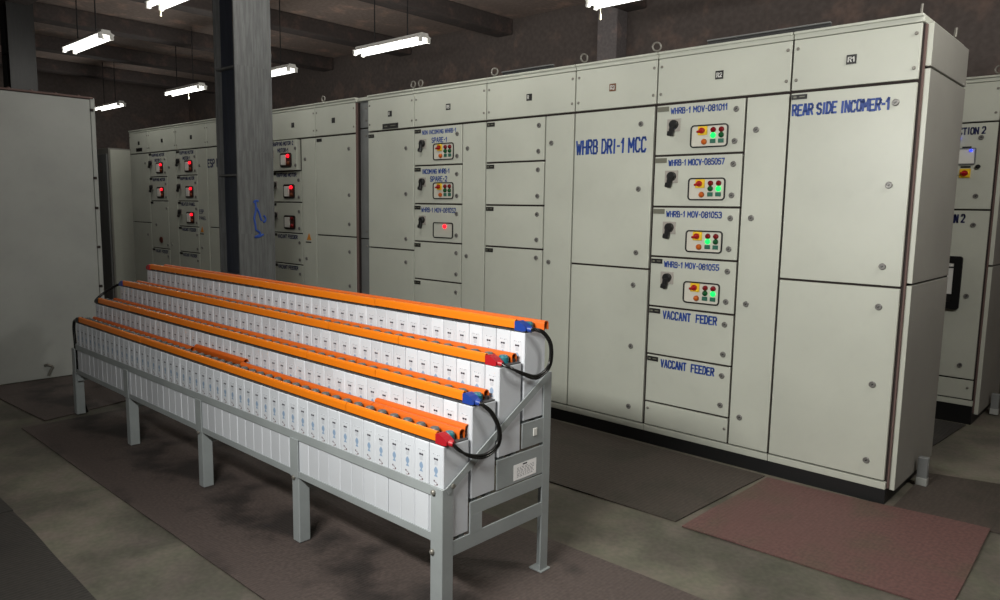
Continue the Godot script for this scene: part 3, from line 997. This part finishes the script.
func build_far_row() -> void:
	var G := "cream cabinets of the far row"
	var P := "switchgear_cabinet"
	var t: Node3D
	var h: Node
	var d: Node
	# plain two-door cabinet at the right end
	t = cabinet(P, "plain two-door cream cabinet at the right end of the far row", -5.055, -4.420, 0, G)
	header(t, -5.055, -4.428, 0, " ", -4.76)
	d = door(t, -5.055, -4.428, 1.186, 2.096, 0)
	plate(d, -5.03, -4.95, 2.05, 2.08, 0, M.plate_black, false)
	for y in [1.97, 1.56, 1.30]:
		lock(d, -4.53, y, 0)
	d = door(t, -5.055, -4.428, 0.118, 1.186, 0)
	for y in [1.05, 0.74, 0.25]:
		lock(d, -4.53, y, 0)
	eye_bolt(t, -4.99, -0.05, 0.0)
	part("end_frame", box(Vector3(0.012, 2.28, 0.02)), M.rust_edge, t, Vector3(-4.424, 1.22, -0.012))
	# feeder cabinets: x0, feeder width, total width, rows of [first text, second text, meter]
	var specs := [
		[-5.855, 0.555, 0.80, "cream cabinet of meter feeders beside the right edge of the grey column", [["RAPPING MOTOR-2", "MOTOR-1", 1], ["RAPPING MOTOR", "", 1], ["", "", 2], ["VACANT FEEDER", "", 0], ["VACANT FEEDER", "", 0], ["", "", 0]], 0],
		[-6.645, 0.555, 0.79, "cream feeder cabinet standing right behind the grey column", [["", "", 1], ["", "", 1], ["", "", 1], ["", "", 0], ["", "", 0], ["", "", 0]], -1],
		[-8.040, 0.545, 0.80, "cream cabinet with a column of three red-lit meter feeders, left of the grey column", [["RAPPING MOTOR", "MOTOR-1", 1], ["RAPPING MOTOR", "", 1], ["HEATER PANEL", "", 1], ["VACANT FEEDER", "", 0], ["VACANT FEEDER", "", 0], ["", "", 0]], 1],
		[-8.840, 0.530, 0.80, "cream cabinet with two red-lit meter feeders, second from the left end of the far row", [["RAPPING MOTOR", "MOTOR-2", 1], ["RAPPING MOTOR", "", 1], ["", "", -1], ["VACANT FEEDER", "", 0], ["VACANT FEEDER", "", 0]], 2],
	]
	for s in specs:
		var x0: float = s[0]
		var xm: float = x0 + s[1]
		var x1: float = x0 + s[2]
		t = cabinet(P, s[3], x0, x1, 0, G)
		header(t, x0, x1, 0, " ", x0 + 0.42)
		var cuts: Array = TOPS
		if s[5] == 2:
			cuts = [2.096, 1.79, 1.487, 0.887, 0.577, 0.272]
		for k in cuts.size() - 1:
			var top: float = cuts[k]
			var row: Array = s[4][k]
			var ajar := 0.03 if s[5] == 0 and k == 0 else 0.0
			d = door(t, x0, xm - (0.03 if ajar > 0 else 0.0), cuts[k + 1], top, 0, "feeder_door", 0.012, ajar)
			var z := ajar
			if row[0] != "":
				letters(d, row[0], x0 + 0.10, x0 + 0.47, top - 0.058, top - 0.016, z, M.navy_paint, 0.22)
			if row[1] != "":
				letters(d, row[1], x0 + 0.18, x0 + 0.38, top - 0.122, top - 0.080, z, M.navy_paint, 0.22)
			plate(d, x0 + 0.012, x0 + 0.09, top - 0.036, top - 0.010, z, M.plate_black, false)
			if row[2] > 0:
				handle(d, x0 + 0.07, top - 0.125, z)
				meter(d, x0 + (-0.01 if s[5] == 2 else 0.0), top, z, row[2] == 1)
			elif row[2] == -1:
				lock(d, x0 + 0.16, top - 0.30, z)
				part("push_button", lathe([Vector2(0.04, 0), Vector2(0.04, 0.012), Vector2(0.03, 0.02), Vector2(0, 0.02)], 12), M.red_brown, d, Vector3(x0 + 0.30, top - 0.49, z), FRONT)
			lock(d, xm - 0.05, top - 0.09, z)
			lock(d, xm - 0.05, cuts[k + 1] + 0.05, z)
		door(t, x0, xm, 0.118, 0.272, 0, "bottom_panel")
		d = door(t, xm, x1, 0.118, 2.096, 0, "cable_door")
		lock(d, xm + 0.07, 1.90, 0)
		lock(d, xm + 0.07, 0.95, 0)
		if s[5] == 0:
			warning(d, -5.184, 1.165)
		if s[5] == 1:
			warning(d, -7.412, 1.165)
			letters(d, "ESP", -7.47, -7.36, 1.345, 1.395, 0, M.navy_paint)
			letters(d, "PANEL", -7.475, -7.30, 1.272, 1.315, 0, M.navy_paint)
	# ESP MCC cabinet, partly behind the column
	t = cabinet(P, "two-door cream cabinet lettered ESP MCC, half hidden by the grey column", -7.240, -6.645, 0, G)
	header(t, -7.240, -6.645, 0, " ", -6.94)
	d = door(t, -7.240, -6.645, 1.194, 2.096, 0)
	letters(d, "ESP MCC", -7.227, -6.83, 1.868, 1.965, 0, M.navy_paint)
	lock(d, -6.74, 1.98, 0)
	lock(d, -6.74, 1.30, 0)
	d = door(t, -7.240, -6.645, 0.118, 1.194, 0)
	lock(d, -6.74, 1.05, 0)
	# last one
	t = cabinet(P, "narrow plain cream cabinet at the far left end of the far row", -9.440, -8.840, 0, G)
	h = header(t, -9.440, -8.840, 0, " ", -9.13)
	plate(h, -9.22, -9.03, 2.125, 2.17, 0, M.plate_black, false)
	d = door(t, -9.440, -8.840, 1.206, 2.096, 0)
	lock(d, -8.95, 1.97, 0)
	d = door(t, -9.440, -8.840, 0.118, 1.206, 0)
	lock(d, -8.95, 1.05, 0)
	part("end_panel", box(Vector3(0.02, 2.30, 0.84), 0.002), M.cream_shaded, t, Vector3(-9.451, 1.215, -0.43))

func build_rear_row() -> void:
	var zf := -2.0
	var G := "cream cabinets of the rear row"
	var t := cabinet("switchgear_cabinet", "cream cabinet lettered SECTION 2 with a black breaker window, behind the incomer cabinet", -0.78, 0.02, zf, G, 0.86, 0.132)
	header(t, -0.78, 0.016, zf)
	var d := door(t, -0.78, 0.016, 1.506, 2.100, zf)
	letters(d, "SECTION 2", -0.272, -0.056, 2.018, 2.070, zf, M.navy_paint)
	lamp(d, "indicator_lamp", -0.209, 1.996, zf, 0.009, M.led_blue)
	plate(d, -0.187, -0.132, 1.921, 1.939, zf, M.plate_black, false)
	part("meter_frame", ring_frame(0.155, 0.112, 0.008, 0.007, 0.012), M.filler_grey, d, Vector3(-0.178, 1.872, zf))
	part("meter", box(Vector3(0.142, 0.100, 0.008), 0.002), M.meter_white, d, Vector3(-0.178, 1.872, zf + 0.004))
	lamp(d, "indicator_lamp", -0.131, 1.911, zf + 0.006, 0.009, M.led_blue)
	plate(d, -0.186, -0.126, 1.794, 1.806, zf, M.plate_black, false)
	var sw := join([[box(Vector3(0.066, 0.062, 0.008), 0.002), at(0, 0, 0.004)]], M.yellow)
	sw = join([[lathe([Vector2(0.02, 0), Vector2(0.02, 0.014), Vector2(0, 0.015)], 12), at(0, 0, 0.008, FRONT)], [box(Vector3(0.046, 0.014, 0.014), 0.003), at(-0.004, 0, 0.022)]], M.red, sw)
	part("selector_switch", sw, null, d, Vector3(-0.157, 1.757, zf))
	part("push_button", lathe([Vector2(0.015, 0), Vector2(0.015, 0.016), Vector2(0, 0.017)], 10), M.black, d, Vector3(-0.082, 1.800, zf), FRONT)
	lock(d, -0.081, 1.996, zf)
	lock(d, -0.081, 1.600, zf)
	d = door(t, -0.78, 0.016, 0.318, 1.506, zf)
	letters(d, "SECTION 2", -0.345, -0.129, 1.413, 1.477, zf, M.navy_paint)
	part("breaker_frame", ring_frame(0.335, 0.374, 0.018, 0.05, 0.02), M.black, d, Vector3(-0.285, 0.995, zf))
	part("breaker_face", box(Vector3(0.24, 0.278, 0.012), 0.002), M.plate_black, d, Vector3(-0.285, 0.995, zf + 0.006))
	part("breaker_label", box(Vector3(0.05, 0.032, 0.004)), M.white_print, d, Vector3(-0.188, 1.124, zf + 0.014))
	part("breaker_label", box(Vector3(0.042, 0.182, 0.004)), M.white_print, d, Vector3(-0.184, 1.006, zf + 0.014))
	for y in [1.402, 0.908, 0.416]:
		lock(d, -0.079, y, zf)
	d = door(t, -0.78, 0.016, 0.172, 0.318, zf, "bottom_panel")
	screw(d, -0.02, 0.26, zf)
	end_panels(t, 0.02, zf, 0.86)
	eye_bolt(t, -0.02, zf - 0.05, 0.0)

func build_side_cabinets() -> void:
	# big pale cabinet seen from its blank side
	var xs := -5.81
	var t := thing("blank_cabinet", "big pale grey steel cabinet turned with its blank side towards the battery rack", "cabinet", Vector3(-6.2, 0, 3.1))
	part("carcass", box(Vector3(0.76, 2.30, 2.92)), M.pale_grey, t, Vector3(xs - 0.02 - 0.38, 1.16, 1.66 + 1.46))
	part("side_panel", box(Vector3(0.02, 2.30, 2.88), 0.003), M.pale_grey, t, Vector3(xs - 0.01, 1.155, 1.685 + 1.44))
	part("edge_trim", box(Vector3(0.018, 2.32, 0.034), 0.003), M.pale_grey, t, Vector3(xs - 0.014, 1.165, 1.662))
	part("top_rim", box(Vector3(0.78, 0.016, 2.94), 0.003), M.rust_edge, t, Vector3(xs - 0.39, 2.322, 1.655 + 1.47))
	for y in [2.224, 1.663, 1.412, 1.081, 0.745, 0.42]:
		part("clip", box(Vector3(0.012, 0.022, 0.026), 0.002), M.gasket, t, Vector3(xs + 0.002, y, 1.672))
	for z in [1.759, 1.929, 2.099, 2.255, 2.42, 2.58]:
		part("screw", lathe([Vector2(0.012, 0), Vector2(0.012, 0.010), Vector2(0, 0.012)], 8), M.rust_edge, t, Vector3(xs - 0.03, 2.330, z))
	part("hook", tube(smooth_path([Vector3(xs, 0.115, 2.13), Vector3(xs + 0.03, 0.122, 2.115), Vector3(xs + 0.035, 0.10, 2.085), Vector3(xs + 0.03, 0.07, 2.10), Vector3(xs + 0.025, 0.03, 2.115)], 5), 0.011, 8), M.zinc, t)
	# farther cabinet at the end of the aisle
	t = thing("end_cabinet", "pale cabinet standing past the left end of the far row", "cabinet", Vector3(-10.2, 0, -0.2))
	part("carcass", box(Vector3(0.60, 2.20, 0.62), 0.004), M.cream_shaded, t, Vector3(-10.22, 1.10, -0.21))
	part("door", box(Vector3(0.54, 2.04, 0.02), 0.003), M.filler_grey, t, Vector3(-10.22, 1.10, 0.11))
	part("side_panel", box(Vector3(0.012, 2.16, 0.58), 0.003), M.cream, t, Vector3(-9.914, 1.10, -0.21))  # brighter cream than the carcass, standing for the lit face

# ================================================================ battery rack
const XE := -0.803          # right end of the cell rows
const PITCH := 0.0757
const CELLS := 48
const COUNT := [48, 48, 47, 46]
const LEFT := [-4.425, -4.455, -4.386, -4.262]      # left ends of the rows
const DEPTH := 0.124
var ROWZ := [2.308, 2.171, 2.032, 1.893]      # front faces
var ROWTOP := [0.653, 0.769, 0.885, 1.0]
var ROWBOT := [0.312, 0.427, 0.546, 0.658]
const ROWNAME := ["lowest row", "second lowest row", "second highest row", "highest row"]

func build_rack() -> void:
	var xl := XE - PITCH * CELLS
	var cx := (xl + XE) / 2
	var len := XE - xl
	var t := thing("battery_rack", "stepped grey steel rack on square legs carrying four rows of white battery cells", "rack", Vector3(cx, 0, 2.0))
	var g: Material = M.rack_grey
	# legs: front (square, with a flat strip up the cells), rear
	var xs := [-4.505, -3.572, -2.625, -1.729]
	for x in xs:
		part("leg", box(Vector3(0.052, 0.295, 0.055), 0.003), g, t, Vector3(x, 0.1565, 2.2865))
		part("upright", box(Vector3(0.060, 0.17, 0.006), 0.001), g, t, Vector3(x + (0.0 if x > -4.4 else 0.03), 0.388, 2.3165))
		part("leg", box(Vector3(0.05, 0.647, 0.05), 0.003), g, t, Vector3(x, 0.3315, 1.742))
	part("leg", join([[box(Vector3(0.055, 0.497, 0.006), 0.001), at(-0.8275, 0.2565, 2.3165)], [box(Vector3(0.006, 0.497, 0.052), 0.001), at(-0.797, 0.2565, 2.2935)]]), g, t)
	part("leg", join([[box(Vector3(0.006, 0.822, 0.046), 0.001), at(-0.7985, 0.419, 1.757)], [box(Vector3(0.050, 0.822, 0.006), 0.001), at(-0.8235, 0.419, 1.737)]]), g, t)
	part("foot_plate", box(Vector3(0.065, 0.008, 0.06), 0.002), g, t, Vector3(-0.82, 0.011, 1.752))
	# front rails
	part("front_rail", box(Vector3(len, 0.036, 0.005), 0.001), g, t, Vector3(cx, 0.487, 2.3115))
	part("front_rail", box(Vector3(len, 0.030, 0.005), 0.001), g, t, Vector3(cx, 0.318, 2.3115))
	part("front_ledge", box(Vector3(len, 0.005, 0.05), 0.001), g, t, Vector3(cx, 0.3065, 2.283))
	# beams that carry each row
	for k in 4:
		for dz in [-0.028, -0.098]:
			part("row_beam", box(Vector3(len - 0.02, 0.018, 0.03), 0.002), g, t, Vector3(cx, ROWBOT[k] - 0.0125, ROWZ[k] + dz))
	# cross bars at the legs, stepped end plates at both ends
	for x in xs:
		part("cross_bar", box(Vector3(0.02, 0.05, 0.5), 0.002), g, t, Vector3(x, 0.262, 2.01))
	for x in [XE + 0.004, xl - 0.004]:
		var steps := [[0.250, 0.305, 1.738, 2.312], [0.370, 0.421, 1.738, 2.183], [0.427, 0.541, 1.738, 2.044], [0.553, 0.652, 1.768, 1.905]]
		for s in steps:
			part("end_plate", box(Vector3(0.006, s[1] - s[0], s[3] - s[2]), 0.001), g, t, Vector3(x, (s[0] + s[1]) / 2, (s[2] + s[3]) / 2))
		part("end_strut", box(Vector3(0.007, 0.07, 0.062), 0.001), g, t, Vector3(x, 0.337, 2.152))
		var a := Vector3(x + signf(x - cx) * 0.006, 0.495, 2.300)
		var b := Vector3(x + signf(x - cx) * 0.006, 0.825, 1.752)
		var dir := (b - a).normalized()
		var side := Vector3.RIGHT
		var bas := Basis(side, dir.cross(side).normalized() * -1.0, dir).orthonormalized()
		part("diagonal_brace", box(Vector3(0.005, 0.029, a.distance_to(b)), 0.001), g, t, (a + b) / 2, bas)
		for q in [a + dir * 0.03]:
			part("bolt", lathe([Vector2(0.009, 0), Vector2(0.009, 0.006), Vector2(0, 0.007)], 6), M.zinc, t, q + Vector3(signf(x - cx) * 0.002, 0, 0), Basis(Vector3.BACK, -PI / 2 * signf(x - cx)))
	for q in [Vector3(-0.838, 0.487, 2.3195), Vector3(-0.843, 0.270, 2.3195), Vector3(-1.735, 0.300, 2.314), Vector3(-2.631, 0.300, 2.314)]:
		part("bolt", lathe([Vector2(0.010, 0), Vector2(0.010, 0.007), Vector2(0.006, 0.011), Vector2(0, 0.011)], 8), M.zinc, t, q, FRONT)
	# rating sheet on the end plate, small pale clip above it
	part("rating_sheet", print_sheet(0.133, 0.062), M.rating_sheet, t, Vector3(XE + 0.0074, 0.469, 1.886), Basis(Vector3.UP, PI / 2))
	part("clip", box(Vector3(0.004, 0.030, 0.022), 0.001), M.white_print, t, Vector3(XE + 0.009, 0.606, 1.832))

func ordinal(n: int) -> String:
	var ones := ["", "first", "second", "third", "fourth", "fifth", "sixth", "seventh", "eighth", "ninth", "tenth", "eleventh", "twelfth", "thirteenth", "fourteenth", "fifteenth", "sixteenth", "seventeenth", "eighteenth", "nineteenth"]
	if n < 20:
		return ones[n]
	var tens := ["", "", "twenty", "thirty", "forty"]
	var whole := ["", "", "twentieth", "thirtieth", "fortieth"]
	return whole[n / 10] if n % 10 == 0 else tens[n / 10] + "-" + ones[n % 10]

func build_cells() -> void:
	var h: float = ROWTOP[0] - ROWBOT[0]
	var proto := thing("battery_cell", "white battery cell", "battery", Vector3.ZERO)
	var body := part("case", box(Vector3(0.0732, h, DEPTH), 0.003), M.cell_0, proto, Vector3(0, h / 2, -DEPTH / 2))
	part("printed_label", print_sheet(0.046, 0.142), M.cell_print, proto, Vector3(0, h - 0.104, 0))
	part("lid", box(Vector3(0.0715, 0.006, DEPTH - 0.004), 0.002), M.cell_lid, proto, Vector3(0, h + 0.0025, -DEPTH / 2))
	part("vent_cap", lathe([Vector2(0.020, 0), Vector2(0.020, 0.026), Vector2(0.015, 0.034), Vector2(0, 0.035)], 10), M.cap_grey, proto, Vector3(0, h, -DEPTH / 2))
	for z in [-0.026, -DEPTH + 0.024]:
		part("terminal", lathe([Vector2(0.010, 0), Vector2(0.010, 0.018), Vector2(0, 0.019)], 8), M.lead, proto, Vector3(0.012, h, z))
	for k in 4:
		var rowname: String = ROWNAME[k]
		var pitch: float = (XE - LEFT[k]) / COUNT[k]
		for i in COUNT[k]:
			var c: Node3D = proto
			if k + i > 0:
				c = proto.duplicate()
				c.name = numbered("battery_cell", self)
				add_child(c, true)
			c.position = Vector3(XE - pitch * (i + 0.5), ROWBOT[k], ROWZ[k] + rng.randf_range(-0.0012, 0.0008))
			c.rotation.y = rng.randf_range(-0.006, 0.006)
			(c.get_child(0) as MeshInstance3D).material_override = M["cell_%d" % rng.randi_range(0, 3)]
			tag(c, "white battery cell, %s from the right end of the %s" % [ordinal(i + 1), rowname], "battery", "white battery cells in the " + rowname)
			(c.get_child(3) as MeshInstance3D).material_override = M.cap_teal if i == 0 else M.cap_grey

# ---------------------------------------------------------------- orange covers
func cover_mesh(length: float, w: float) -> ArrayMesh:
	# an open channel with a rounded back, profile in x-y (opening downwards), drawn along z
	var o := PackedVector2Array()
	var n := 6
	o.append(Vector2(w, -0.018))
	for k in n + 1:
		var a := PI * k / n
		o.append(Vector2(cos(a) * w, 0.006 + sin(a) * minf(w, 0.0115)))
	o.append(Vector2(-w, -0.018))
	o.append(Vector2(-w + 0.003, -0.018))
	for k in n + 1:
		var a := PI - PI * k / n
		o.append(Vector2(cos(a) * (w - 0.003), 0.006 + sin(a) * (minf(w, 0.0115) - 0.003)))
	o.append(Vector2(w - 0.003, -0.018))
	return extrude(o, length)

func cover(k: int, rear: bool, x0: float, x1: float, label: String, group: String, lift := 0.0, dz := 0.0, roll := 0.0, yaw := 0.0, worn := false) -> void:
	var z: float = ROWZ[k] - (DEPTH - 0.022 if rear else 0.017) + dz
	var y: float = ROWTOP[k] + (0.022 if rear else 0.027) + lift
	var b := Basis(Vector3.UP, PI / 2 + yaw) * Basis(Vector3.BACK, roll)
	var o := part("terminal_cover", cover_mesh(x1 - x0 - 0.004, 0.014 if rear else 0.0095), M.orange_worn if worn or rear else M.orange, self, Vector3((x0 + x1) / 2, y, z), b)
	tag(o, label, "cover", group)

func build_covers() -> void:
	# joints of the front and of the rear covers of each row, from the right
	var fronts := [[-0.848, -1.374, -2.37, -3.37, LEFT[0] + 0.03], [-0.857, -1.364, -1.86, -2.865, -3.87, LEFT[1] + 0.03], [-0.883, -1.388, -1.896, -2.9, -3.9, LEFT[2] + 0.03], [-0.861, -1.723, -2.72, -3.72, LEFT[3] + 0.03]]
	var rears := [[-0.815, -1.315, -2.366, -2.905, -3.75, LEFT[0] + 0.05], [-0.83, -1.60, -2.60, -3.60, LEFT[1] + 0.08], [-0.82, -1.25, -2.25, -3.25, LEFT[2] + 0.06], [-0.782, -1.50, -2.50, -3.50, LEFT[3] + 0.06]]
	for k in 4:
		var f: Array = fronts[k]
		for i in f.size() - 1:
			cover(k, false, f[i + 1], f[i], "orange cover, %s from right on the front edge of the %s" % [ordinal(i + 1), ROWNAME[k]], "orange covers on the front edges", rng.randf_range(0, 0.002), 0.0, rng.randf_range(-0.05, 0.05))
		var r: Array = rears[k]
		for i in r.size() - 1:
			var shifted := k == 0 and i == 2
			cover(k, true, r[i + 1], r[i], "orange cover, %s from right on the back edge of the %s" % [ordinal(i + 1), ROWNAME[k]], "orange covers on the back edges", 0.012 if shifted else rng.randf_range(0, 0.002), -0.022 if shifted else 0.0, 0.35 if shifted else rng.randf_range(-0.05, 0.05), 0.0, shifted)
	cover(0, true, -1.335, -0.818, "loose faded orange cover lying behind the right end of the lowest row", "", 0.010, -0.029, -0.15, 0.003, true)

func boot(label: String, x: float, k: int, m: Material, dirx: float) -> void:
	var o := PackedVector2Array([Vector2(-0.026, -0.016), Vector2(0.012, -0.017), Vector2(0.030, -0.013), Vector2(0.030, 0.000), Vector2(0.010, 0.013), Vector2(-0.014, 0.021), Vector2(-0.026, 0.018)])
	var t := thing("terminal_boot", label, "boot", Vector3(x, ROWTOP[k], ROWZ[k] - 0.019))
	var b := Basis.IDENTITY if dirx > 0 else Basis(Vector3.UP, PI)
	part("boot_body", extrude(o, 0.036), m, t, Vector3(x, ROWTOP[k] + 0.0205, ROWZ[k] - 0.019), b)
	part("boot_neck", tube([Vector3(x + dirx * 0.026, ROWTOP[k] + 0.014, ROWZ[k] - 0.019), Vector3(x + dirx * 0.042, ROWTOP[k] + 0.012, ROWZ[k] - 0.024)], 0.012, 10), m, t)

func cable(label: String, pts: Array, r := 0.008) -> void:
	var o := part("cable", tube(smooth_path(pts, 8), r, 10), M.cable, self)
	tag(o, label, "cable")

func build_cables() -> void:
	boot("red cable boot at the right end of the lowest front row", -0.820, 0, M.boot_red, 1)
	boot("blue cable boot at the right end of the second row from the front", -0.828, 1, M.boot_blue, 1)
	boot("red cable boot at the right end of the third row from the front", -0.852, 2, M.boot_red, 1)
	boot("blue cable boot at the right end of the topmost rear row", -0.832, 3, M.boot_blue, 1)
	boot("black cable boot at the left end of the lowest front row", LEFT[0] + 0.01, 0, M.black, -1)
	boot("dark cable boot at the left end of the second row from the front", LEFT[1] + 0.01, 1, M.black, -1)
	boot("blue cable boot at the left end of the third row from the front", LEFT[2] + 0.01, 2, M.boot_blue, -1)
	boot("dark red cable boot at the left end of the topmost rear row", LEFT[3] + 0.01, 3, M.boot_red, -1)
	for d in [0.0, 0.010]:
		var w := "outer" if d > 0 else "inner"
		cable("%s black cable of the pair looping from the lowest row up to the second" % w, [Vector3(-0.780, 0.665, 2.286), Vector3(-0.772, 0.640, 2.266 - d * 0.5), Vector3(-0.768, 0.612 - d * 0.6, 2.214), Vector3(-0.766, 0.597 - d, 2.140), Vector3(-0.766, 0.618 - d * 0.5, 2.082 - d), Vector3(-0.766, 0.672, 2.074 - d), Vector3(-0.768, 0.738 + d * 0.5, 2.110 - d * 0.5), Vector3(-0.778, 0.774 + d * 0.4, 2.146), Vector3(-0.795, 0.783, 2.152)], 0.0052)
		cable("%s black cable of the pair looping from the third row up to the topmost" % w, [Vector3(-0.814, 0.897, 2.012), Vector3(-0.785, 0.886, 1.998 - d * 0.5), Vector3(-0.768, 0.862 - d * 0.6, 1.945), Vector3(-0.766, 0.838 - d, 1.862), Vector3(-0.766, 0.868 - d * 0.5, 1.794 - d), Vector3(-0.766, 0.945, 1.788 - d), Vector3(-0.768, 0.996 + d * 0.5, 1.830 - d * 0.5), Vector3(-0.782, 1.012 + d * 0.4, 1.868), Vector3(-0.799, 1.014, 1.874)], 0.0052)
	var xa: float = LEFT[2]
	var xb: float = LEFT[1]
	var xl: float = LEFT[0]
	cable("black cable running down from the left end of the third row to the second row", [Vector3(xa - 0.03, 0.897, 2.015), Vector3(xa - 0.07, 0.885, 2.03), Vector3(xb - 0.055, 0.84, 2.08), Vector3(xb - 0.065, 0.80, 2.13), Vector3(xb - 0.03, 0.781, 2.154)], 0.009)
	cable("black cable hanging down the left end of the lowest front row", [Vector3(xl - 0.03, 0.666, 2.291), Vector3(xl - 0.075, 0.655, 2.292), Vector3(xl - 0.095, 0.60, 2.292), Vector3(xl - 0.085, 0.50, 2.292), Vector3(xl - 0.075, 0.36, 2.290), Vector3(xl - 0.07, 0.2, 2.286), Vector3(xl - 0.065, 0.012, 2.25)], 0.010)
